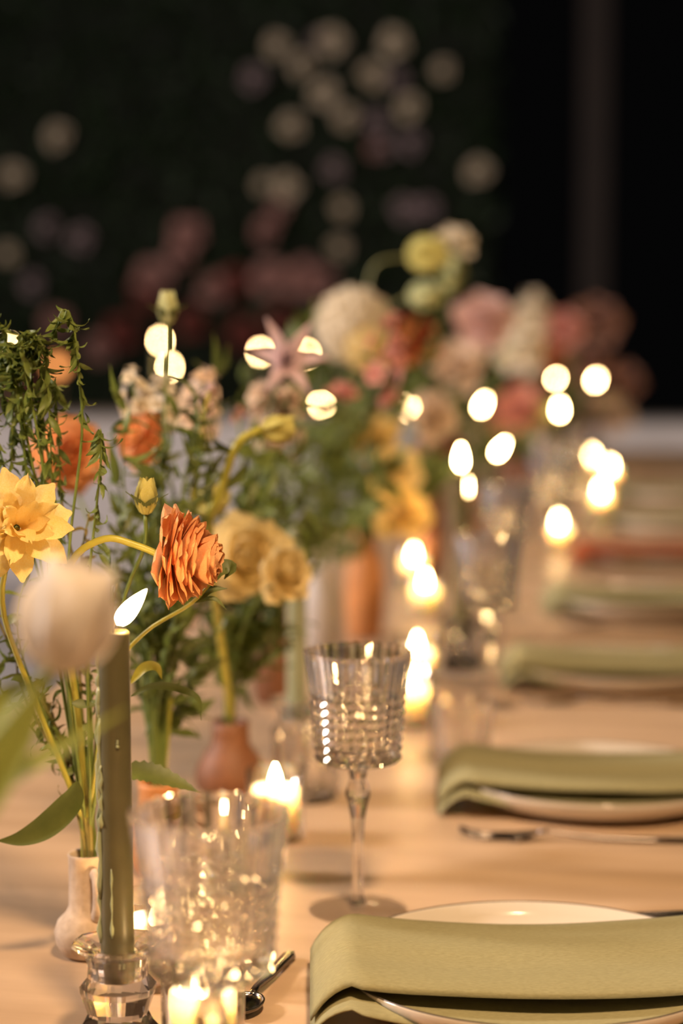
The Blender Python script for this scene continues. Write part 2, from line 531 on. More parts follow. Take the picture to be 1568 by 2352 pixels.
# dessert spoon near the front goblet
a = at_z(668, 2188, T + .004); b = at_z(560, 2312, T + .004)
dv = (a - b); Ls = dv.length; ang = math.atan2(dv.y, dv.x)
sp = thing('dessert_spoon', b, 'dark metal dessert spoon on the table between nearest goblet and plate', 'spoon', None, ang)
sp.location.z = T
link('handle', mesh('spoon_handle', *flat_strip([(Ls, .0042), (Ls - .006, .0042), (Ls * .5, .006), (0.03, .008), (0.018, .006)], [.003, .0052, .004, .0025, .003], .0013), 'gunmetal'), sp)
bv, bf = [], []
for k in range(9):
    th = k / 8 * PI / 2
    for i in range(20):
        aa = 2 * PI * i / 20
        bv.append((0.02 * math.sin(th) * math.cos(aa), 0.0135 * math.sin(th) * math.sin(aa), 0.0078 - 0.007 * math.cos(th)))
for k in range(8):
    for i in range(20):
        j = (i + 1) % 20
        bf.append((k * 20 + i, k * 20 + j, k * 20 + 20 + j, k * 20 + 20 + i))
sb = link('bowl', mesh('spoon_bowl', bv, bf, 'gunmetal'), sp)
sb.modifiers.new('s', 'SOLIDIFY').thickness = .001

# ------------------------------------------------------------------ crystal goblets
def goblet_meshes():
    n = 56
    zb, zt = 0.118, 0.204
    rows = 24
    outer = []
    v, f = [], []
    def rad(z):
        t = (z - zb) / (zt - zb)
        return 0.0325 + 0.0085 * t ** 1.5
    v.append((0, 0, zb - 0.004))
    # chamfered underside
    rings = [(0.012, zb - 0.0035), (0.026, zb - 0.0015)]
    allr = []
    for (r, z) in rings:
        allr.append([(r * math.cos(2 * PI * i / n), r * math.sin(2 * PI * i / n), z) for i in range(n)])
    for k in range(rows + 1):
        t = k / rows
        z = zb + (zt - zb) * t
        ring = []
        for i in range(n):
            a = 2 * PI * i / n
            r = rad(z)
            if t > 0.62:                      # vertical flutes, 24 of them
                m = (0.0007 if i % 2 else -0.0007) * (0.8 + t)
                zz = z + (0.0007 if (t == 1 and i % 2) else 0.0)
            else:                             # diamond cut body
                m = 0.0018 if (i % 2 and k % 2) else -0.0004
                zz = z
            if k == 0: m = -0.002
            ring.append(((r + m) * math.cos(a), (r + m) * math.sin(a), zz))
        allr.append(ring)
    # inside wall
    for (dr, z) in ((-0.0016, zt), (-0.0022, zt - 0.004), (-0.003, zt - 0.03), (-0.0034, zb + 0.03), (-0.004, zb + 0.014)):
        r = rad(min(z, zt)) + dr
        allr.append([(r * math.cos(2 * PI * i / n), r * math.sin(2 * PI * i / n), z + (0.0007 if (z == zt and i % 2) else 0)) for i in range(n)])
    allr.append([(0.018 * math.cos(2 * PI * i / n), 0.018 * math.sin(2 * PI * i / n), zb + 0.007) for i in range(n)])
    v = [(0, 0, zb - 0.004)]
    for r in allr: v += r
    v.append((0, 0, zb + 0.006))
    for i in range(n):
        f.append((0, 1 + (i + 1) % n, 1 + i))
    R = len(allr)
    for k in range(R - 1):
        for i in range(n):
            j = (i + 1) % n
            a0 = 1 + k * n
            f.append((a0 + i, a0 + j, a0 + n + j, a0 + n + i))
    last = len(v) - 1
    for i in range(n):
        f.append((1 + (R - 1) * n + i, 1 + (R - 1) * n + (i + 1) % n, last))
    bowl = mesh('goblet_bowl', v, f, 'crystal', False)
    pst = [(0.006, 0.0055), (0.0045, 0.012), (0.0040, 0.03), (0.0042, 0.055), (0.0055, 0.073), (0.0078, 0.085), (0.0100, 0.092), (0.0085, 0.098), (0.0062, 0.104), (0.0075, 0.110), (0.011, 0.1155)]
    stem = mesh('goblet_stem', *lathe(pst, 8), 'crystal', False)
    pf = [(0.0375, 0.0), (0.0388, 0.0012), (0.038, 0.0026), (0.03, 0.0034), (0.015, 0.0045), (0.0085, 0.0058)]
    def rm(i, k, a):
        return 1.0 + (0.012 if (i % 2 and k < 4) else 0.0)
    foot = mesh('goblet_foot', *lathe(pf, 32, True, True, rm), 'crystal_foot', False)
    return bowl, stem, foot
GB, GS, GF = goblet_meshes()
goblets = [at_d(482, 1862, 1.02), at_d(822, 1500, 1.52), at_d(1122, 1240, 2.34), at_d(1165, 1160, 3.05), at_d(1262, 1110, 3.75), at_d(1318, 1075, 4.4)]
goblet_lab = ['cut crystal wine goblet in front, its stem cut off by the photo edge', 'cut crystal wine goblet standing whole beside the nearest plate']
for i, p in enumerate(goblets):
    p = p.copy(); p.z = T
    lab = goblet_lab[i] if i < 2 else f'blurred cut crystal wine goblet, {ORD[i]} to the camera'
    g = thing('wine_goblet', p, lab, 'glass', 'cut crystal goblets', i * 0.13)
    link('bowl', GB, g); link('stem', GS, g); link('foot', GF, g)

# small cut crystal tumblers further along
def tumbler_mesh():
    n = 24
    prof = [(0.024, 0.0), (0.028, 0.003), (0.030, 0.02), (0.032, 0.04), (0.0345, 0.068), (0.0335, 0.070), (0.0318, 0.069), (0.029, 0.04), (0.026, 0.014), (0.012, 0.010)]
    def rm(i, k, a):
        return 1 + (0.05 * ((i + k) % 2) if 1 <= k <= 3 else 0)
    return mesh('tumbler', *lathe(prof, n, True, True, rm), 'crystal', False)
TUM = tumbler_mesh()
for i, (px, py, d) in enumerate([(1058, 1600, 2.02), (705, 1760, 1.88), (1095, 1445, 2.62)]):
    p = at_d(px, py, d); p.z = T
    o = link('crystal_tumbler', TUM); o.location = p
    tag(o, ['small cut crystal tumbler sparkling right of the second goblet', 'small cut crystal tumbler half hidden behind the second goblet', 'small cut crystal tumbler under the third goblet'][i], 'glass', 'cut crystal tumblers')

# ------------------------------------------------------------------ candles
def flame_mesh(L=0.029, R=0.0056):
    prof = []
    n = 14
    for k in range(n + 1):
        t = k / n
        r = R * math.sin(PI * min(1, t ** 0.62)) ** 0.8 if 0 < t < 1 else 0.0002
        prof.append((max(r, 0.0002), t * L))
    return mesh('flame', *lathe(prof, 14), 'flame')
FLAME = flame_mesh()
WICK = mesh('wick', *tube([(0, 0, 0), (0, 0, 0.005), (0.001, 0, 0.009)], 0.0007, 6), 'wick')
nC = [0]

def holder_mesh():
    n = 8
    prof = [(0.0215, 0.0), (0.0235, 0.002), (0.0235, 0.006), (0.019, 0.012), (0.0165, 0.018), (0.0205, 0.032), (0.0208, 0.036), (0.0165, 0.042), (0.0160, 0.049), (0.0178, 0.056), (0.0245, 0.0615), (0.0248, 0.064),
            (0.0185, 0.0625), (0.0125, 0.0595), (0.0116, 0.040), (0.0112, 0.0388)]
    v, f = lathe(prof, 16, True, True)
    def rm(i, k, a):
        return 1 + (0.035 if i % 2 else -0.01) if (k < 12) else 1.0
    v, f = lathe(prof, 16, True, True, rm)
    return mesh('candle_holder', [(x * 1.14, y * 1.14, z) if math.hypot(x, y) > .0135 else (x, y, z) for x, y, z in v], f, 'crystal_heavy', False)
HOLD = holder_mesh()

def taper(p, h, label, hlabel, wax='wax_green', lit=True, tilt=(0, 0), lean=0.0, drips=False, fscale=1.0, near=False):
    p = Vector(p); p.z = T
    ho = link('candle_holder', HOLD); ho.location = p
    tag(ho, hlabel, 'candle holder', 'crystal candle holders')
    z0 = 0.0392
    t = thing('taper_candle', p + Vector((0, 0, z0)), label, 'candle', 'tall taper candles')
    R0, R1 = 0.0108, 0.0096
    n = 28
    prof = [(R0 * .92, 0.0), (R0, 0.003)] + [(R0 + (R1 - R0) * k / 8, h * k / 8) for k in range(1, 9)] + [(R1 * 1.02, h + .001), (R1 * 0.9, h + 0.0025), (R1 * 0.72, h + 0.0018), (R1 * 0.4, h - 0.0005)]
    link('wax_body', mesh('taper', *lathe(prof, n), wax), t)
    link('wick', WICK, t, Matrix.Translation((0, 0, h - 0.001)))
    if lit:
        q = (RH * math.sin(tilt[0]) + ZV * math.cos(tilt[0])).to_track_quat('Z', 'Y')
        fl = link('flame', FLAME, t, Matrix.Translation(Vector((0, 0, h + 0.0065)) + RH * (0.002 if tilt[0] else 0)) @ q.to_matrix().to_4x4() @ Matrix.Scale(fscale, 4))
    if drips:
        rnd = random.Random(3)
        for k, (az, z1, z2, rr) in enumerate([(-1.35, .12, .19, .0028), (-1.15, .055, .17, .0024), (-1.55, .08, .15, .0022), (-0.95, .10, .14, .0018), (-1.25, .025, .09, .0018), (-0.2, .03, .075, .0011), (-1.4, .17, h - .01, .0022), (0.25, .152, .157, .0013), (.35, .012, .016, .0012)]):
            out = (RH * math.sin(az) - FH * math.cos(az))
            pts, rad = [], []
            m = 14
            for j in range(m + 1):
                tt = j / m
                z = z2 + (z1 - z2) * tt
                rb = R0 + (R1 - R0) * z / h
                pts.append(out * (rb + rr * 0.15) + RH * ((0.0007 if az < -.5 else 0.00015) * math.sin(j * 1.7 + k)) + ZV * z)
                rad.append(rr * (0.55 + 0.25 * math.sin(j * 1.3 + k) + 0.45 * (tt > .85)) * (0.4 if j in (0, m) else 1))
            link('wax_drip', mesh('drip', *tube(pts, rad, 8), 'wax_drip'), t)
    return t

def votive(p, label, h=0.045, gh=0.062, lit=True, fscale=0.9, tilt=0.0):
    p = Vector(p); p.z = T
    t = thing('votive_candle', p, label, 'candle', 'votive candles in glass cups')
    g = [(0.0225, 0.0), (0.0255, 0.0015), (0.0262, gh), (0.0256, gh + .0006), (0.0250, gh), (0.0244, 0.0045), (0.02, 0.004)]
    link('glass_cup', mesh('votive_cup', *lathe(g, 32), 'thin_glass'), t)
    w = [(0.0205, 0.0046), (0.0212, 0.007), (0.0210, h), (0.0200, h + .0012), (0.0186, h - 0.001), (0.0176, h - 0.010), (0.0160, h - .0125), (0.004, h - 0.013)]
    link('wax_body', mesh('votive_wax', *lathe(w, 28), 'wax_white'), t)
    link('wick', WICK, t, Matrix.Translation((0, 0, h - .0135)))
    if lit:
        q = (RH * math.sin(tilt) + ZV * math.cos(tilt)).to_track_quat('Z', 'Y')
        link('flame', FLAME, t, Matrix.Translation((0, 0, h - .006)) @ q.to_matrix().to_4x4() @ Matrix.Scale(fscale, 4))
    return t

def flame_xy(px, py, z):
    p = at_z(px, py, T + z); p.z = T
    return p

# tall tapers (flame pixel, flame height above the table)
p = at_d(270, 2200, 1.24)
taper(p, 0.222, 'tall green taper candle with wax drips, in front beside the tulip', 'faceted crystal holder under the front green taper', 'wax_green', True, (math.radians(40), 0), 0, True, 1.0)
p = at_d(682, 1700, 2.05)
taper(p, 0.20, 'pale sage taper candle behind the second goblet, unlit', 'crystal holder under the pale sage taper', 'wax_sage', False)
tl = [(1058, 1055, .275, 0, 'dark green taper candle rising behind the third goblet, upper flame of a pair'),
      (1100, 930, .275, 25, 'lit taper candle over the middle flowers, flame leaning right'),
      (1135, 1030, .25, 35, 'lit taper candle with leaning flame right of the upper flame pair'),
      (1275, 866, .28, 0, 'lit taper candle far along the table, left of the topmost two flames'),
      (1363, 874, .252, 20, 'lit taper candle far along the table, right of the topmost two flames'),
      (1285, 942, .262, 0, 'lit taper candle directly below the left of the topmost two flames'),
      (1062, 1122, .235, 8, 'lit taper candle below the first dark green one, lower flame of a pair')]
for i, (px, py, z, ti, lab) in enumerate(tl):
    h = z - 0.0392 - 0.018
    taper(flame_xy(px, py, z), h, lab, ['crystal holder behind the third goblet', 'crystal holder among the middle flowers', 'crystal holder right of the flame pair',
          'crystal holder of the far left top flame', 'crystal holder of the far right top flame', 'crystal holder below the far left top flame', 'crystal holder of the lower flame of the pair'][i],
          'wax_green', True, (math.radians(ti), 0))
# votives (flame pixel)
vl = [(352, 2056, .062, 'votive candle in glass cup glowing behind the front green taper'),
      (632, 1766, .062, 'votive candle glowing beside the brown vase, above the front goblet'),
      (958, 1452, .068, 'votive candle with round flame touching the right rim of the second goblet'),
      (943, 1540, .062, 'votive candle half hidden behind the right rim of second goblet'),
      (976, 1315, .066, 'votive candle glowing left of the third goblet'),
      (950, 1262, .062, 'small votive candle just above left of third goblet, among stems'),
      (1150, 1196, .062, 'votive candle whose flame shows over the third goblet'),
      (1283, 1186, .066, 'votive candle glowing between third goblet and the far plates'),
      (1380, 1116, .066, 'votive candle, lowest of the cluster of three far right flames'),
      (1400, 1062, .066, 'votive candle, right one of the cluster of three far right flames'),
      (1357, 1036, .066, 'votive candle, upper left of the cluster of three far right flames')]
for i, (px, py, z, lab) in enumerate(vl):
    votive(flame_xy(px, py, z), lab, 0.045, 0.062, True, 0.95 if i < 6 else 1.1, 0.25 if i == 0 else 0)
votive(at_d(466, 2300, 1.2), 'votive candle in glass cup behind the stem of the front goblet', 0.046, 0.060, True, 0.7)

# candles on the far cross table
def far_taper(px, py, d, i, tall=True):
    p = at_d(px, py, d)
    z = p.z - T
    q = p.copy(); q.z = T
    if z > 0.14:
        t = thing('taper_candle', q, f'lit candle on the far white cross table, {NTH[i]} from the left', 'candle', 'candles on the far cross table')
        link('base', mesh('far_base', *lathe([(0.03, 0), (0.03, .006), (0.012, .02), (0.012, .05)], 16), 'terracotta'), t)
        link('wax_body', mesh('far_wax', *lathe([(0.0108, .04), (0.0098, z - .016)], 16), 'wax_sage'), t)
        link('flame', FLAME, t, Matrix.Translation((0, 0, z - .016)) @ Matrix.Scale(1.2, 4))
    else:
        t = thing('votive_candle', q, f'lit candle on the far white cross table, {NTH[i]} from the left', 'candle', 'candles on the far cross table')
        link('wax_body', mesh('far_vwax', *lathe([(0.021, 0), (0.021, max(.02, z - .02)), (.01, max(.019, z - .021))], 20), 'wax_white'), t)
        link('flame', FLAME, t, Matrix.Translation((0, 0, max(.02, z - .018))) @ Matrix.Scale(1.2, 4))
fc = [(22, 800, 8.9), (368, 782, 8.8), (390, 842, 8.75), (597, 808, 8.8), (704, 812, 8.8), (790, 806, 8.9), (738, 925, 8.7), (937, 937, 8.7)]
fc.sort()
for i, (px, py, d) in enumerate(fc):
    # distance to the camera along the view; keep them on the cross table
    y = 8.85
    r = ray(px, py)
    far_taper(px, py, (r * (y / r.y)).dot(FH), i)
# amber lamp
r = ray(131, 842); pp = CAM + r * (8.85 / r.y)
lz = pp.z - T
al = thing('amber_lamp', Vector((pp.x, pp.y, T)), 'small round amber lamp glowing at left on the far cross table', 'lamp')
link('stand', mesh('lamp_stand', *lathe([(0.05, 0), (0.05, .008), (0.008, .015), (0.008, lz - .03)], 16), 'rim_dark'), al)
gv = [(0.036 * math.sin(PI * k / 10) + .0004, lz - 0.036 * math.cos(PI * k / 10)) for k in range(11)]
link('globe', mesh('lamp_globe', *lathe(gv, 20), 'amber_glow'), al)

# ------------------------------------------------------------------ vases
def vase_handled(p):
    t = thing('bud_vase', p, 'small beige stoneware vase with ear handle behind the front taper', 'vase', 'ceramic bud vases')
    prof = [(0.014, 0), (0.019, .002), (0.0235, .010), (0.0250, .018), (0.0225, .026), (0.0165, .032), (0.0142, .037), (0.0138, .055), (0.0140, .072), (0.0146, .0745),
            (0.0140, .0755), (0.0122, .074), (0.0118, .055), (0.0118, .030), (0.006, .020)]
    link('body', mesh('vase_body', *lathe(prof, 40), 'ceramic_beige'), t)
    a0 = math.radians(-60)
    dr = RH * 0.42 - FH * 0.9
    dr.normalize()
    hp = [dr * 0.0125 + ZV * .063, dr * 0.0175 + ZV * .0635, dr * .0215 + ZV * .058, dr * .0225 + ZV * .048, dr * .0205 + ZV * .038, dr * .017 + ZV * .032]
    link('handle', mesh('vase_handle', *tube(smooth_path(hp, 5), 0.0036, 10, 1.3), 'ceramic_beige'), t)
    return t

def vase_lathe(p, label, prof, m, n=32):
    t = thing('bud_vase', p, label, 'vase', 'ceramic bud vases')
    inner = [(r * 0.84, z) for (r, z) in reversed(prof[len(prof) // 2:])]
    inner[0] = (inner[0][0], prof[-1][1] - 0.0004)
    link('body', mesh('vase_body', *lathe(prof + inner, n), m), t)
    return t
V = {}
def setv(k, px, d):
    p = at_d(px, 1500, d); p.z = T
    V[k] = p
    return p
BOT = [(.0135, 0), (.018, .002), (.0235, .014), (.025, .026), (.022, .040), (.0175, .049), (.0165, .060), (.0170, .074), (.0178, .078)]
JUG = [(.02, 0), (.026, .002), (.034, .016), (.034, .028), (.026, .044), (.0185, .054), (.0175, .066), (.0182, .076)]
TALL = [(.022, 0), (.024, .002), (.028, .03), (.0285, .06), (.024, .085), (.0165, .100), (.0160, .115), (.0175, .122)]
vase_handled(setv('v1', 196, 1.41))
vase_lathe(setv('v2', 362, 1.62), 'pinkish orange terracotta vase behind the front taper and goblet', BOT, 'terracotta_orange')
vase_lathe(setv('v3', 528, 1.88), 'brown terracotta vase with flared foot above the front goblet', JUG, 'terracotta')
vase_lathe(setv('v4', 632, 2.36), 'tall red brown vase left of the pale sage taper', TALL, 'terracotta')
vase_lathe(setv('v5', 738, 2.72), 'pale grey vase behind the rim of the second goblet', TALL, 'ceramic_grey')
vase_lathe(setv('v6', 836, 2.85), 'bright orange terracotta bottle vase behind the second goblet', [(r, z * 1.35) for r, z in TALL], 'terracotta_orange')
vase_lathe(setv('v7', 985, 3.45), 'tall red brown vase left of the dark green taper', [(r, z * 1.6) for r, z in TALL], 'terracotta')
vase_lathe(setv('v8', 1075, 4.25), 'terracotta vase hidden in flowers, fourth from the far end', TALL, 'terracotta_orange')
vase_lathe(setv('v9', 1175, 4.95), 'terracotta vase hidden in flowers, third from the far end', TALL, 'terracotta')
vase_lathe(setv('v10', 1240, 5.6), 'pale grey vase hidden in flowers, second from the far end', TALL, 'ceramic_grey')
vase_lathe(setv('v11', 1310, 6.3), 'terracotta vase among flowers at the far end of the table', TALL, 'terracotta')
vase_lathe(setv('v0', -230, 0.86), 'small beige vase holding the cream tulip at the front left', BOT, 'ceramic_beige')
MOUTH = {'v0': .078, 'v1': .0745, 'v2': .078, 'v3': .076, 'v4': .122, 'v5': .122, 'v6': .165, 'v7': .195, 'v8': .122, 'v9': .122, 'v10': .122, 'v11': .122}
VNAME = {'v0': 'front left vase', 'v1': 'handled beige vase', 'v2': 'orange pink vase', 'v3': 'brown flared vase', 'v4': 'tall vase by the sage taper', 'v5': 'pale grey vase behind second goblet',
         'v6': 'orange bottle vase', 'v7': 'tall vase by the green taper', 'v8': 'fourth vase from the far end', 'v9': 'third vase from the far end', 'v10': 'second vase from the far end', 'v11': 'last vase at the far end'}

# ------------------------------------------------------------------ petals, leaves and flowers
def petal(name, L, W, cup, curl, m, shape=0.5, ruffle=0.0, nu=4, nv=6, seed=0, notch=0.0, point=0.0):
    """base at the origin, pointing up +Z, face towards -X, bending to +X by curl (radians over its length)"""
    v, f = [], []
    x = z = 0.0
    for k in range(nv + 1):
        t = k / nv
        if shape > 0.75 and not point:
            w = W * (0.28 + 0.72 * math.sin(PI / 2 * min(1, t / .62))) if t < .62 else W * math.sqrt(max(0, 1 - ((t - .62) / .38) ** 2 * .90))
        else:
            w = W * (math.sin(PI * min(0.999, (t * 0.86 + 0.10)) ** (1.0 - 0.35 * shape)) ** 0.75)
        if point: w *= (1 - t ** 3 * point)
        w = max(w, W * 0.06)
        if k:
            aa = curl * (t - 0.5 / nv)
            x += math.sin(aa) * L / nv
            z += math.cos(aa) * L / nv
        for i in range(nu + 1):
            u = i / nu * 2 - 1
            rf = ruffle * L * noise.noise(Vector((u * 2.3 + seed, t * 3.1, seed * 1.7))) * t
            v.append((x - cup * w * u * u * 0.5 + rf, u * w * 0.5, z - notch * L * (t ** 4) * (1 - abs(u)) - (0.09 if shape > .75 else 0.06) * L * t * t * u * u + rf * 0.5))
    for k in range(nv):
        for i in range(nu):
            a = k * (nu + 1) + i
            f.append((a, a + 1, a + nu + 2, a + nu + 1))
    return mesh(name, v, f, m)

PC = {}
def pget(kind, m):
    k = (kind, m)
    if k not in PC:
        if kind == 'ran':   PC[k] = [petal('petal', 1, 0.95, 0.55, -0.45, m, 0.9, 0.07, seed=s) for s in (1, 2, 3)]
        if kind == 'ran_o': PC[k] = [petal('petal', 1, 0.92, 0.20, -0.22, m, 0.9, 0.05, nu=5, nv=7, seed=s) for s in (4, 5, 6)]
        if kind == 'tul':   PC[k] = [petal('petal', 1, 0.86, 0.55, -0.75, m, 0.6, 0.02, nu=6, nv=8, seed=s) for s in (1, 2)]
        if kind == 'daf':   PC[k] = [petal('petal', 1, 0.46, 0.35, 0.25, m, 0.9, 0.10, nu=5, nv=7, seed=s) for s in (1, 2, 3)]
        if kind == 'lily':  PC[k] = [petal('petal', 1, 0.30, 0.3, 0.9, m, 0.5, 0.03, seed=s, point=0.5) for s in (1, 2)]
        if kind == 'bud':   PC[k] = [petal('petal', 1, 0.62, 0.6, -0.9, m, 0.4, 0.0, seed=s, point=0.35) for s in (1, 2)]
        if kind == 'sep':   PC[k] = [petal('sepal', 1, 0.42, 0.3, 0.5, m, 0.3, 0.0, seed=s, point=0.7) for s in (1, 2)]
        if kind == 'flo':                       # one small five petalled floret as one mesh
            V_, F_ = [], []
            for q in range(9):
                me = petal('tmp', 1, 0.9, 0.3, 0.4 if q < 5 else -.2, m, 0.9, 0.12, nu=3, nv=4, seed=q)
                M = Matrix.Rotation(q * 2 * PI / 5 + (0.6 if q > 4 else 0), 4, 'Z') @ Matrix.Rotation(1.05 if q < 5 else 0.5, 4, 'Y') @ Matrix.Scale(1 if q < 5 else 0.7, 4)
                o = len(V_)
                V_ += [M @ vv.co for vv in me.vertices]
                F_ += [tuple(i + o for i in pl.vertices) for pl in me.polygons]
                bpy.data.meshes.remove(me)
            PC[k] = [mesh('floret', V_, F_, m)]
    return PC[k]

def leafmesh(kind, m):
    k = ('leaf' + kind, m)
    if k not in PC:
        if kind == 'lance': PC[k] = [petal('leaf', 1, 0.22, 0.4, c, m, 0.4, 0.05, nu=2, nv=6, seed=s, point=0.8) for s, c in ((1, 0.5), (2, 1.1), (3, 1.7))]
        if kind == 'oval':  PC[k] = [petal('leaf', 1, 0.5, 0.3, c, m, 0.4, 0.08, nu=2, nv=5, seed=s, point=0.6) for s, c in ((1, 0.3), (2, 0.8))]
        if kind == 'curl':  PC[k] = [petal('leaf', 1, 0.26, 0.5, c, m, 0.4, 0.15, nu=2, nv=7, seed=s, point=0.8) for s, c in ((1, 1.6), (2, 2.6), (3, -1.2))]
    return PC[k]

GA = PI * (3 - math.sqrt(5))

def frame(axis, roll=0.0):
    return axis.to_track_quat('Z', 'Y').to_matrix().to_4x4() @ Matrix.Rotation(roll, 4, 'Z')

def bloom_parts(root, center, axis, kind, m, size, rnd, n=None):
    """center is local to the root"""
    F = Matrix.Translation(center) @ frame(axis, rnd.uniform(0, 6.28))
    P = lambda meshes, M, nm='petal': link(nm, rnd.choice(meshes), root, F @ M)
    Rz = lambda a: Matrix.Rotation(a, 4, 'Z')
    Ry = lambda a: Matrix.Rotation(a, 4, 'Y')
    S = lambda s: Matrix.Scale(s, 4)
    Tr = lambda x, y, z: Matrix.Translation((x, y, z))
    if kind == 'ranunculus':
        n = n or 64
        for i in range(n):
            t = i / (n - 1)
            th = math.radians(10 + 86 * t ** 0.55) + rnd.uniform(-.07, .07)
            L = size * (0.36 + 0.14 * t)
            P(pget('ran' if t < 0.3 else 'ran_o', m), Rz(i * GA) @ Tr(size * 0.03, 0, size * (0.21 * (1 - t) - 0.02)) @ Ry(th) @ S(L))
    elif kind == 'rose':
        n = n or 30
        for i in range(n):
            t = i / (n - 1)
            th = math.radians(2 + 88 * t ** 1.3) + rnd.uniform(-.1, .1)
            P(pget('ran' if t < 0.5 else 'ran_o', m), Rz(i * GA) @ Tr(size * .10 * t, 0, size * .10 * (1 - t)) @ Ry(th) @ S(size * (0.34 + 0.2 * t)))
    elif kind == 'tulip':
        for i in range(6):
            P(pget('tul', m), Rz(i * PI / 3 + rnd.uniform(-.1, .1)) @ Tr(size * (.10 if i % 2 else .06), 0, 0) @ Ry(math.radians(34 if i % 2 else 30)) @ S(size * (1.0 if i % 2 else .96)))
    elif kind == 'daffodil':
        n = n or 20
        for i in range(n):
            t = i / (n - 1)
            th = math.radians(12 + 78 * t) + rnd.uniform(-.15, .15)
            P(pget('daf', m), Rz(i * GA) @ Tr(size * .03, 0, 0) @ Ry(th) @ S(size * (0.42 + 0.22 * t)))
    elif kind == 'lily':
        for i in range(6):
            P(pget('lily', m), Rz(i * PI / 3) @ Ry(math.radians(32 + rnd.uniform(-6, 6))) @ S(size))
        for i in range(4):
            tm = mesh('stamen', *tube([(0, 0, 0), (size * .1 * math.cos(i * 1.6), size * .1 * math.sin(i * 1.6), size * .45)], size * .025, 5), 'flower_dark')
            link('stamen', tm, root, F)
    elif kind == 'bud':
        for i in range(5):
            P(pget('bud', m), Rz(i * 2 * PI / 5) @ Tr(size * .08, 0, 0) @ Ry(math.radians(32)) @ S(size))
    elif kind == 'stock':
        n = n or 14
        for i in range(n):
            t = i / max(1, n - 1)
            th = math.radians(20 + 75 * (1 - t) + rnd.uniform(-20, 20))
            P(pget('flo', m), Tr(0, 0, -size * 1.0 * (1 - t)) @ Rz(i * GA) @ Tr(size * .22 * (1.1 - t), 0, 0) @ Ry(th) @ Tr(0, 0, size * .1) @ S(size * (0.36 - .1 * t)), 'floret')
    elif kind == 'hydrangea':
        n = n or 40
        for i in range(n):
            zz = 1 - 1.5 * (i + .5) / n
            th = math.acos(max(-1, min(1, zz)))
            P(pget('flo', m), Rz(i * GA) @ Ry(th) @ Tr(0, 0, size * .36) @ S(size * .2), 'floret')
    elif kind == 'sweetpea':
        n = n or 5
        for i in range(n):
            P(pget('flo', m), Tr(0, 0, -size * .35 * i) @ Rz(i * GA + 1) @ Ry(1.2) @ Tr(0, 0, size * .12) @ S(size * .38), 'floret')

def sepals(root, center, axis, size, n=5, m='leaf_green', back=True):
    F = Matrix.Translation(center) @ frame(axis)
    for i in range(n):
        link('sepal', pget('sep', m)[i % 2], root, F @ Matrix.Rotation(i * 2 * PI / n, 4, 'Z') @ Matrix.Translation((size * .04, 0, 0)) @ Matrix.Rotation(math.radians(70 if back else 30), 4, 'Y') @ Matrix.Scale(size, 4))

def ribbon(pts, widths, up, m, fold=0.25, serr=0.0):
    """leaf blade along a path with a middle crease"""
    pts = [Vector(p) for p in pts]
    v, f = [], []
    for k, p in enumerate(pts):
        t = (pts[min(k + 1, len(pts) - 1)] - pts[max(k - 1, 0)]).normalized()
        s = t.cross(up).normalized()
        nn = s.cross(t)
        w = widths[k] * (1 + (serr if k % 2 else -serr))
        v += [p - s * w + nn * w * fold, p - nn * w * fold * .3, p + s * w + nn * w * fold]
    for k in range(len(pts) - 1):
        a = k * 3
        f += [(a, a + 1, a + 4, a + 3), (a + 1, a + 2, a + 5, a + 4)]
    return v, f

VID = {k: i for i, k in enumerate(V)}
FLOWERS = []          # (root, bloom point, kind word, colour word, vase)

def mouth_point(vk, rnd, spread=0.5):
    r = 0.011
    a = rnd.uniform(0, 6.28); q = rnd.uniform(0, r * spread)
    return V[vk] + Vector((q * math.cos(a), q * math.sin(a), MOUTH[vk] + .001)), Vector((math.cos(a), math.sin(a), 0)) * q

def flower(name, vk, bp, axis, kind, m, size, label, cat='flower', stem='stem_green', r0=0.0018, r1=0.0014, path=None, leaves=3, leafm='leaf_green',
           leafl=0.035, n=None, sep=True, seed=None, group=None, stemoff=0.0):
    rnd = random.Random(seed if seed is not None else len(FLOWERS) * 17 + 3)
    mp, off = mouth_point(vk, rnd)
    base = V[vk] + Vector((0, 0, 0.022)) - off * 0.4
    root = thing(name, base, label, cat, group)
    axis = axis.normalized()
    att = bp - axis * stemoff
    if path:
        pts = [base, mp] + [Vector(q) for q in path] + [att]
        pts = smooth_path(pts, 5)
    else:
        L = (att - mp).length
        pts = [base] + bezier(mp, mp + (ZV + off * 20).normalized() * L * .45, att - axis * L * .22 - ZV * L * .08, att, 12)
    nn = len(pts)
    rad = [r0 + (r1 - r0) * k / (nn - 1) for k in range(nn)]
    link('stem', mesh('stem', *tube([q - base for q in pts], rad, 7), stem), root)
    if kind: bloom_parts(root, bp - base, axis, kind, m, size, rnd, n)
    if sep and kind in ('ranunculus', 'rose', 'daffodil', 'bud'):
        sepals(root, att - base, axis, size * (.42 if kind != 'bud' else .8), 5, 'leaf_green', kind != 'bud')
    for k in range(leaves):
        i = int(nn * rnd.uniform(0.3, 0.85))
        q = pts[i] - base
        d = Vector((rnd.uniform(-1, 1), rnd.uniform(-1, 1), rnd.uniform(0.1, 0.9))).normalized()
        link('leaf', rnd.choice(leafmesh('lance', leafm)), root, Matrix.Translation(q) @ frame(d, rnd.uniform(0, 6)) @ Matrix.Scale(leafl * rnd.uniform(.7, 1.3), 4))
    FLOWERS.append(root)
    return root, pts, base

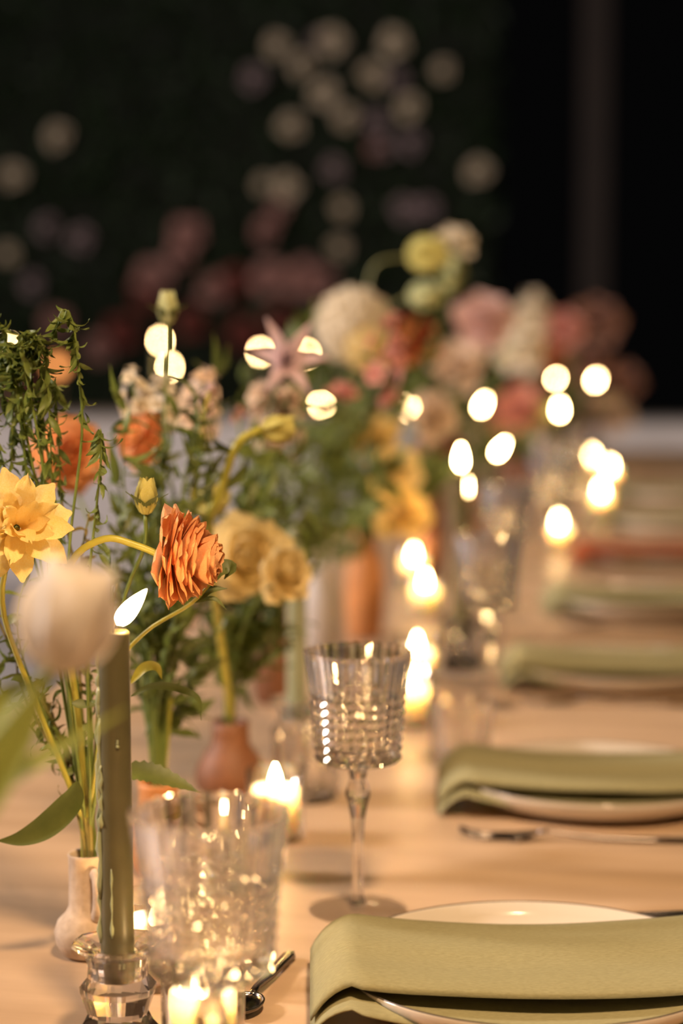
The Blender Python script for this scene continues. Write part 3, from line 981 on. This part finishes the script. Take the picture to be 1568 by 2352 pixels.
def foliage(vk, tip, label, seed, nleaf=18, leafl=0.022, kind='lance', m='leaf_green', stem='stem_green', r=0.0011, path=None, name='foliage_stem', start=.3, droop=None, bend=0.25):
    rnd = random.Random(seed)
    mp, off = mouth_point(vk, rnd)
    base = V[vk] + Vector((0, 0, 0.022)) - off * .4
    root = thing(name, base, label, 'greenery')
    if path:
        pts = smooth_path([base, mp] + [Vector(q) for q in path] + [tip], 5)
    else:
        L = (tip - mp).length
        side = Vector((rnd.uniform(-1, 1), rnd.uniform(-1, 1), 0)) * L * bend
        pts = [base] + bezier(mp, mp + (ZV + off * 18).normalized() * L * .4, tip - ZV * L * .3 + side * .5, tip, 14)
    nn = len(pts)
    link('stem', mesh('stem', *tube([q - base for q in pts], [r * (1.15 - .75 * k / nn) for k in range(nn)], 6), stem), root)
    for k in range(nleaf):
        t = start + (1 - start) * (k + .5) / nleaf
        i = min(nn - 2, int(t * nn))
        q = pts[i].lerp(pts[i + 1], rnd.random()) - base
        if droop:
            d = Vector((rnd.uniform(-.6, .6), rnd.uniform(-.6, .6), -droop + rnd.uniform(-.5, .9)))
        else:
            tt = (pts[min(i + 1, nn - 1)] - pts[max(0, i - 1)]).normalized()
            d = tt * rnd.uniform(.1, .9) + Vector((rnd.uniform(-1, 1), rnd.uniform(-1, 1), rnd.uniform(-.5, .8)))
        link('leaf', rnd.choice(leafmesh(kind, m)), root, Matrix.Translation(q) @ frame(d.normalized(), rnd.uniform(0, 6)) @ Matrix.Scale(leafl * rnd.uniform(.6, 1.3), 4))
    return root, pts, base

def add_leaf(root, base, pxs, d, wpx, m, up=None, dd=0.0, serr=0.0):
    n = len(pxs)
    pts = smooth_path([at_d(x, y, d + dd * i / (n - 1)) for i, (x, y) in enumerate(pxs)], 6)
    W = wpx * d / FPX
    k = len(pts)
    wid = [W * .5 * max(0.06, math.sin(PI * min(1, (i / (k - 1)) ** 0.8 * .97 + 0.03))) for i in range(k)]
    return link('leaf', mesh('leaf', *ribbon([p - base for p in pts], wid, up or (-FH * 0.8 + ZV * .6), m, .25, serr), m), root)

# ---- front: tulip, very near and out of focus
D = 0.86
rt, pts, base = flower('tulip', 'v0', at_d(125, 1545, D), camdir(.26, 1, -.1), 'tulip', 'petal_tulip', 0.0530, 'cream tulip out of focus at the front left, before the taper flame', stem='leaf_tulip',
       r0=.0030, r1=.0027, path=[at_d(-190, 2150, D), at_d(-70, 1800, D), at_d(40, 1640, D), at_d(100, 1575, D)], leaves=0, sep=False, seed=5)
add_leaf(rt, base, [(-190, 2150), (-90, 1930), (10, 1760), (70, 1640), (105, 1520)], .84, 100, 'leaf_tulip')
add_leaf(rt, base, [(-140, 1900), (20, 1790), (160, 1705), (295, 1628)], .85, 46, 'leaf_tulip')
add_leaf(rt, base, [(-180, 1860), (-80, 1720), (20, 1600), (90, 1560)], .87, 80, 'leaf_tulip')

# ---- vase 1 flowers (in focus)
D = 1.33
rt, pts, base = flower('ranunculus', 'v1', at_d(385, 1278, D), camdir(.95, -.06, .14), 'ranunculus', 'petal_orange', 0.070,
       'large orange ranunculus facing right beside the front taper flame, on an arched stem', stem='stem_yellow', r0=.0026, r1=.0024,
       path=[at_d(185, 1700, 1.4), at_d(150, 1420, 1.36), at_d(165, 1290, 1.34), at_d(240, 1238, D), at_d(310, 1252, D)], leaves=0, n=70, seed=11, stemoff=.004)
rt, pts, base = flower('lisianthus', 'v1', at_d(500, 1318, 1.36), camdir(.8, .3, 0), None, '', .03, 'leafy stem crossing behind the taper and ending in dark leaves right of the orange ranunculus', stem='stem_yellow', r0=.0017, r1=.0013,
       path=[at_d(215, 1800, 1.4), at_d(255, 1560, 1.38), at_d(330, 1455, 1.37), at_d(440, 1385, 1.36)], leaves=0, seed=12, cat='greenery')
add_leaf(rt, base, [(478, 1345), (500, 1310), (530, 1305), (515, 1330)], 1.36, 42, 'leaf_green')
add_leaf(rt, base, [(455, 1378), (485, 1355), (522, 1352)], 1.36, 20, 'leaf_green')
add_leaf(rt, base, [(440, 1385), (490, 1375), (520, 1400)], 1.36, 12, 'leaf_green')
add_leaf(rt, base, [(300, 1570), (330, 1535), (360, 1533), (372, 1560)], 1.38, 26, 'stem_yellow')
add_leaf(rt, base, [(300, 1600), (350, 1577), (410, 1582), (455, 1605), (462, 1655)], 1.38, 20, 'leaf_green')
add_leaf(rt, base, [(225, 1790), (300, 1775), (350, 1780), (410, 1800), (460, 1822)], 1.38, 62, 'leaf_green', ZV * .9 - FH * .6, 0, 0.10)
add_leaf(rt, base, [(178, 1795), (165, 1840), (110, 1895), (50, 1925), (-10, 1932)], 1.37, 62, 'leaf_green', -FH * .9 + ZV * .2)
add_leaf(rt, base, [(165, 1615), (190, 1618), (225, 1620)], 1.38, 24, 'leaf_green')
rt, pts, base = flower('daffodil', 'v1', at_d(38, 1212, 1.34), camdir(.35, .22, .8), 'daffodil', 'petal_yellow', 0.066, 'pointed yellow daffodil cut off by the left edge of the photo', stem='stem_yellow', r0=.0022, r1=.0019,
       path=[at_d(150, 1780, 1.4), at_d(60, 1560, 1.38), at_d(5, 1380, 1.37)], leaves=1, n=24, seed=21)
flower('ranunculus_bud', 'v1', at_d(334, 1182, 1.37), camdir(.05, 1, 0), 'bud', 'petal_greenyellow', 0.027, 'yellow green half open bud upright above the orange ranunculus', stem='stem_green', r0=.0014, r1=.0014,
       path=[at_d(230, 1750, 1.4), at_d(280, 1400, 1.39), at_d(330, 1260, 1.37)], leaves=1, seed=22)
for i in range(6):
    x0 = [150, 170, 120, 95, 185, 205][i]
    foliage('v1', at_d([60, 110, 20, -20, 160, 250][i], [1330, 1250, 1420, 1500, 1290, 1260][i], 1.42), ['thin leafy stem behind the tulip, tip under the daffodil', 'thin leafy stem rising right of the daffodil', 'thin brown leafy stem leaning left under the daffodil',
            'lowest thin leafy stem leaning out left over the vase', 'thin upright leafy stem above the tulip', 'feathery leafy stem under the green bud'][i], 300 + i, 16, .018, 'curl', 'leaf_vine')
for i, (x, y, lab) in enumerate([(-30, 1300, 'thin olive stem ending at the left edge below the daffodil'), (40, 1480, 'short dry leafy stem left below the tulip bloom'), (100, 1560, 'dry curled stem directly under the tulip bloom'),
        (135, 1120, 'thin green stem between daffodil and amber lamp'), (205, 1180, 'thin green stem before the white cloth, left of the bud'), (270, 1330, 'thin stem ending left of the taper flame'), (120, 1620, 'dry curled stem low before the vase stems')]):
    foliage('v1', at_d(x, y, 1.43), lab, 350 + i, 26, .014, 'curl', 'leaf_vine' if i % 2 else 'leaf_olive', 'stem_olive', .0017, None, 'foliage_stem', .25, .3)
# drooping vines at the left
vines = [([(130, 1500), (70, 1150), (35, 880), (5, 760)], (-25, 722), 1.40, 34, 'drooping green vine, leftmost, leaving the photo at the left edge'),
         ([(140, 1450), (95, 1050), (50, 800), (75, 765), (105, 830)], (118, 1060), 1.39, 44, 'drooping green vine arching over and hanging down left of the amber lamp'),
         ([(150, 1450), (120, 1100), (60, 850), (20, 790), (50, 900)], (62, 1150), 1.41, 40, 'drooping green vine hanging above the daffodil'),
         ([(150, 1500), (160, 1250), (188, 1000), (180, 850), (172, 770), (160, 722), (142, 715)], (122, 765), 1.38, 30, 'tall green vine with hooked tip right of the amber lamp'),
         ([(200, 1500), (205, 1320), (222, 1160), (233, 1040), (230, 985)], (240, 1040), 1.37, 22, 'short green vine with curled tip before the white cloth'),
         ([(160, 1450), (110, 1200), (95, 950), (110, 870), (128, 920)], (140, 1150), 1.42, 36, 'drooping green vine hanging before the blurred orange bloom'),
         ([(150, 1500), (90, 1150), (40, 900), (30, 830), (70, 800), (95, 850)], (90, 1000), 1.40, 40, 'drooping green vine with a dense tip just left of the amber lamp'),
         ([(140, 1500), (50, 1200), (-10, 1000), (-20, 880), (10, 820), (30, 900)], (20, 1180), 1.41, 40, 'long drooping green vine hanging at the left edge over the daffodil'),
         ([(170, 1500), (140, 1250), (20, 950), (0, 850), (20, 800), (40, 850)], (30, 1050), 1.43, 36, 'drooping green vine massed at the left edge')]
for i, (pth, tip, d, nl, lab) in enumerate(vines):
    foliage('v1', at_d(*tip, d), lab, 400 + i, int(nl * 1.6), .0165, 'curl', 'leaf_vine', 'stem_green', .0012, [at_d(x, y, d) for x, y in pth], 'trailing_vine', .45, 1.0)

# ---- vases behind
def fl(vk, px, py, dd, kind, m, size, colour, kindname, axis, stem='stem_green', lab=None, **kw):
    d = dist(V[vk]) + dd
    b = at_d(px, py, d)
    return flower(kindname, vk, b, camdir(*axis), kind, m, size, lab, stem=stem, **kw)

L = 0.0
fl('v2', 155, 1045, .25, 'ranunculus', 'petal_orange', .075, 0, 'ranunculus', (.2, .2, .9), lab='blurred orange bloom behind the vines at left', n=40)
fl('v2', 340, 1015, .10, 'ranunculus', 'petal_orange', .056, 0, 'ranunculus', (-.6, .3, .6), lab='blurred orange bloom under the cream blossom spray', n=40)
fl('v2', 385, 745, .10, 'bud', 'petal_lime', .03, 0, 'flower_bud', (0, 1, 0), lab='pale green bud on a dark stem, highest at left')
fl('v2', 300, 860, .1, 'stock', 'petal_cream', .030, 0, 'stock_blossom', (-.2, 1, .2), lab='cream blossom spray, leftmost, above the orange bloom', n=8)
fl('v2', 375, 885, .14, 'stock', 'petal_cream', .042, 0, 'stock_blossom', (.2, 1, .2), lab='fuller cream blossom spray right of the leftmost one', n=12)
fl('v2', 470, 870, .2, 'stock', 'petal_peach', .045, 0, 'stock_blossom', (.2, .8, .2), lab='peach blossom spray under the pale green bud, to its right', n=12)
fl('v2', 478, 900, .05, 'sweetpea', 'petal_blush', .022, 0, 'sweet_pea', (.2, .8, .2), lab='small white pink blossom on a thick yellow stem', stem='stem_yellow', r0=.0024, r1=.0022)
fl('v2', 450, 1170, .12, 'tulip', 'petal_greenyellow', .034, 0, 'tulip', (.7, .4, .2), lab='yellow green tulip bud above the orange ranunculus', stem='stem_yellow')
fl('v3', 600, 985, -.22, 'tulip', 'petal_greenyellow', .030, 0, 'tulip', (1, .05, 0), lab='yellow tulip on an arching thick yellow stem over the brown vase', stem='stem_yellow', r0=.0038, r1=.0034,
   path=[at_d(480, 1250, 1.68), at_d(510, 1120, 1.66), at_d(545, 1020, 1.65)])
fl('v3', 560, 1285, -.06, 'rose', 'petal_butter', .078, 0, 'rose', (.2, .3, .9), lab='pale yellow rose right behind the orange ranunculus')
fl('v3', 640, 1320, -.08, 'rose', 'petal_butter', .055, 0, 'rose', (.6, .3, .7), lab='smaller pale yellow rose right of the first')
fl('v3', 470, 1400, .1, 'rose', 'petal_peach', .06, 0, 'rose', (-.1, .4, .9), lab='peach rose low behind the orange ranunculus')
fl('v3', 650, 838, .08, 'lily', 'petal_lilac', .052, 0, 'lily', (.25, .35, .85), lab='lilac pink lily with dark centre above the middle flowers', stem='stem_pale')
fl('v3', 600, 905, .12, 'stock', 'petal_peach', .050, 0, 'stock_blossom', (-.3, .9, .2), lab='peach blossom spray left below the lilac lily', n=14)
fl('v3', 660, 915, .15, 'stock', 'petal_peach', .050, 0, 'stock_blossom', (.2, .9, .2), lab='peach blossom spray directly below the lilac lily', n=14)
fl('v3', 545, 950, .1, 'sweetpea', 'petal_pink', .02, 0, 'sweet_pea', (-.2, .9, .2), lab='tiny pink blossom left below the lilac lily', n=2)
fl('v4', 788, 912, -.1, 'rose', 'petal_pink', .036, 0, 'spray_rose', (.3, .8, .4), lab='small round pink bloom right of the lilac lily', n=18)
fl('v4', 900, 735, -.05, 'stock', 'petal_pink', .040, 0, 'sweet_pea', (.3, .9, .2), lab='pink sweet pea spray, upper, before the cream hydrangea', n=6)
fl('v4', 915, 805, -.05, 'stock', 'petal_pink', .050, 0, 'sweet_pea', (.5, .8, .2), lab='pink sweet pea spray, lower, before the cream hydrangea', n=8)
fl('v5', 812, 750, .02, 'hydrangea', 'petal_cream', .115, 0, 'hydrangea', (-.2, .8, .6), lab='big cream hydrangea head standing highest in the middle', stem='stem_pale', n=44)
fl('v5', 845, 800, -.02, 'hydrangea', 'petal_butter', .07, 0, 'hydrangea', (.3, .5, .8), lab='smaller buttery hydrangea head tucked under the big cream one', stem='stem_pale', n=30)
fl('v5', 935, 590, .1, 'tulip', 'petal_greenyellow', .062, 0, 'tulip', (1, .15, .2), lab='yellow green tulip lying sideways, topmost of all table flowers', stem='stem_pale', r0=.002,
   path=[at_d(810, 900, 2.75), at_d(840, 680, 2.8), at_d(865, 605, 2.8)])
fl('v5', 938, 680, .15, 'tulip', 'petal_lime', .050, 0, 'tulip', (1, .1, .2), lab='pale lime tulip below the topmost tulip', stem='stem_pale')
fl('v5', 1045, 562, .2, 'rose', 'petal_cream', .055, 0, 'rose', (.3, .7, .6), lab='dim cream bloom right of the topmost tulip', n=20)
fl('v6', 1030, 670, .1, 'bud', 'petal_lime', .06, 0, 'flower_bud', (.2, 1, 0), lab='dim greenish bud below the dim cream bloom')
fl('v6', 950, 790, .1, 'rose', 'petal_rust', .075, 0, 'rose', (.3, .5, .8), lab='rust red bloom behind the pink sweet peas', n=22)
fl('v6', 915, 1185, -.25, 'rose', 'petal_yellow', .075, 0, 'rose', (.3, .4, .9), lab='golden yellow rose left of the dark green taper', n=26)
fl('v6', 860, 1010, .0, 'rose', 'petal_yellow', .07, 0, 'rose', (-.3, .5, .8), lab='golden yellow rose above the first, in the middle flowers', n=24)
fl('v6', 900, 1090, -.1, 'rose', 'petal_butter', .075, 0, 'rose', (.2, .2, .9), lab='butter yellow rose between the two golden ones', n=24)
fl('v6', 985, 960, .1, 'rose', 'petal_peach', .075, 0, 'rose', (.4, .4, .8), lab='peach rose left of the leaning taper flame', n=24)
fl('v7', 1110, 745, .15, 'rose', 'petal_blush', .105, 0, 'rose', (-.1, .5, .85), lab='blush pink rose, large and round, above the taper flames', n=30)
fl('v7', 1050, 850, .1, 'rose', 'petal_peach', .10, 0, 'rose', (-.1, .5, .85), lab='dim peach rose below the blush pink one', n=26)
fl('v7', 1010, 1050, .05, 'rose', 'petal_pink', .09, 0, 'rose', (-.3, .5, .85), lab='pink rose left of the flame pair', n=26)
fl('v8', 1225, 700, .2, 'stock', 'petal_cream', .12, 0, 'stock_blossom', (.35, 1, 0), lab='tall dim cream blossom spike right of the blush rose', n=16)
fl('v8', 1190, 950, .1, 'rose', 'petal_pink', .12, 0, 'rose', (.1, .4, .9), lab='pink rose between the leaning taper flame and far flames', n=26)
fl('v8', 1080, 1000, .1, 'rose', 'petal_peach', .10, 0, 'rose', (-.2, .4, .9), lab='peach rose under the leaning taper flame', n=24)
fl('v9', 1290, 765, .1, 'rose', 'petal_pink', .11, 0, 'rose', (.2, .6, .8), lab='dim pink rose right of the tall cream spike', n=24)
fl('v9', 1240, 830, .1, 'rose', 'petal_rust', .12, 0, 'rose', (0, .5, .8), lab='rust rose left of the topmost far flames', n=24)
fl('v9', 1190, 1060, .1, 'rose', 'petal_pink', .11, 0, 'rose', (0, .4, .8), lab='pink rose low between the far votives', n=24)
fl('v10', 1370, 745, .1, 'rose', 'petal_pink_dimmed', .14, 0, 'rose', (.2, .6, .8), lab='pink rose darkened as if dimly lit, above the right top flame', n=24)
fl('v10', 1335, 835, .1, 'rose', 'petal_pink_dimmed', .13, 0, 'rose', (.2, .5, .8), lab='rose darkened as if dimly lit, between the topmost two flames', n=24)
fl('v10', 1262, 1015, .1, 'rose', 'petal_peach', .13, 0, 'rose', (.2, .5, .8), lab='peach rose below the far taper flames', n=24)
fl('v11', 1430, 880, .1, 'rose', 'petal_pink_dimmed', .12, 0, 'rose', (.3, .5, .8), lab='rose darkened as if dimly lit, rightmost at the far end', n=24)
fl('v11', 1400, 960, .1, 'rose', 'petal_peach', .14, 0, 'rose', (.3, .5, .8), lab='peach rose right of the far flames', n=24)
fl('v11', 1345, 950, .1, 'rose', 'petal_blush', .12, 0, 'rose', (0, .5, .8), lab='blush rose under the right top flame', n=24)

# leafy filler stems, tips spread round each bouquet
spread = {'v2': (250, 500, 900, 1560, 18), 'v3': (450, 720, 850, 1480, 18), 'v4': (560, 880, 850, 1350, 14), 'v5': (640, 900, 720, 1300, 12), 'v6': (740, 1020, 720, 1250, 12),
          'v7': (900, 1130, 700, 1150, 9), 'v8': (1020, 1270, 720, 1100, 8), 'v9': (1120, 1300, 740, 1050, 7), 'v10': (1190, 1315, 760, 1000, 6), 'v11': (1280, 1450, 780, 960, 6)}
rnd = random.Random(77)
POSW = ['leftmost', 'second from the left', 'third from the left', 'fourth from the left', 'fifth from the left', 'sixth from the left', 'seventh from the left', 'eighth from the left', 'ninth from the left',
        'tenth from the left', 'eleventh from the left', 'twelfth from the left', 'thirteenth from the left', 'fourteenth from the left', 'fifteenth from the left', 'sixteenth from the left', 'seventeenth from the left', 'eighteenth from the left']
for vk, (x0, x1, y0, y1, n) in spread.items():
    xs = sorted(rnd.uniform(x0, x1) for _ in range(n))
    d = dist(V[vk])
    for i, x in enumerate(xs):
        y = y0 + (y1 - y0) * rnd.random() ** 1.2
        foliage(vk, at_d(x, y, d + rnd.uniform(-.07, .1)), f'leafy green stem in the {VNAME[vk]}, tip {POSW[i]}', 1000 + len(VID) * 7 + hash((vk, i)) % 1 + i * 31 + VID[vk] * 101, 20, .030 + .004 * VID[vk] * .5, rnd.choice(['lance', 'oval', 'lance']), rnd.choice(['leaf_green', 'leaf_vine']))

# ------------------------------------------------------------------ blooms on the hedge
def wall_bloom(m):
    me_v, me_f = [], []
    for i in range(26):
        t = i / 25
        me = petal('tmp', 1, 1.0, .4, .1, m, .9, .1, nu=3, nv=3, seed=i)
        M = Matrix.Rotation(i * GA, 4, 'Z') @ Matrix.Translation((.14 * t, 0, .1 * (1 - t))) @ Matrix.Rotation(math.radians(3 + 80 * t), 4, 'Y') @ Matrix.Scale(.34 + .16 * t, 4)
        o = len(me_v)
        me_v += [M @ q.co for q in me.vertices]
        me_f += [tuple(j + o for j in q.vertices) for q in me.polygons]
        bpy.data.meshes.remove(me)
    return mesh('wall_bloom', me_v, me_f, m)
WB = {k: wall_bloom(k) for k in ('petal_whitewall', 'petal_mauvewall', 'petal_pinkwall', 'petal_winewall')}
white = [(635, 105, .9), (762, 95, 1.1), (905, 98, 1.1), (695, 150, 1), (855, 175, 1.1), (1018, 162, .8), (745, 215, 1.1), (940, 248, 1), (795, 272, 1), (668, 292, 1.05), (135, 315, 1.1), (30, 405, 1.0),
         (660, 428, 1.05), (605, 425, .7), (1098, 395, 1), (785, 480, .8), (778, 570, .8), (18, 585, .8)]
mauve = [(580, 180, .95), (730, 92, .6), (915, 185, .8), (862, 282, 1), (945, 330, .9), (765, 390, .9), (930, 480, 1), (980, 480, .9), (110, 525, 1), (185, 550, 1), (75, 655, .9), (880, 340, .8)]
pink = [(430, 540, 1.5), (415, 590, 1.3), (350, 640, 1.6), (490, 665, 1.3), (615, 530, 1.2), (620, 640, 1.6), (690, 640, 1.7), (735, 650, 1.4), (865, 345, .8), (230, 800, 1.2), (640, 480, .8), (130, 740, 1.2)]
wine = [(335, 680, 1.5), (540, 650, 1.4), (60, 900, 1.5), (280, 760, 1.5), (560, 770, 1.5), (20, 930, 1.5), (440, 740, 1.4), (640, 740, 1.3)]
rnd = random.Random(5)
for lst, m, word in ((white, 'petal_whitewall', 'cream white rose'), (mauve, 'petal_mauvewall', 'dusky mauve bloom'), (pink, 'petal_pinkwall', 'dusky pink bloom'), (wine, 'petal_winewall', 'dark wine red bloom')):
    lst.sort()
    for i, (px, py, s) in enumerate(lst):
        r = ray(px, py)
        p = CAM + r * ((HY - 0.03) / r.y)
        o = link('hedge_rose', WB[m])
        ax = Vector((rnd.uniform(-.35, .35), -1, rnd.uniform(-.1, .4))).normalized()
        o.matrix_basis = Matrix.Translation(p) @ frame(ax, rnd.uniform(0, 6)) @ Matrix.Scale(.125 * s, 4)
        tag(o, f'{word} on the dark hedge, {NTH[i]} from the left of its colour', 'flower', f'{word}s on the hedge')

# blue stool beyond the left edge of the table
p = at_z(-60, 1700, 0.46); p.z = 0
st = thing('stool', p, 'blue cushioned stool beyond the left edge of the table', 'stool', None, .2)
so = link('seat', mesh('stool_seat', *box(-.2, .2, -.2, .2, .40, .46), 'blue_fabric', False), st)
bevel(so, .015, 3)
lg = mesh('stool_leg', *tube([(0, 0, 0), (0, 0, .41)], [.013, .018], 10), 'dark_timber')
for sx in (-.16, .16):
    for sy in (-.16, .16):
        link('leg', lg, st, Matrix.Translation((sx, sy, 0)))
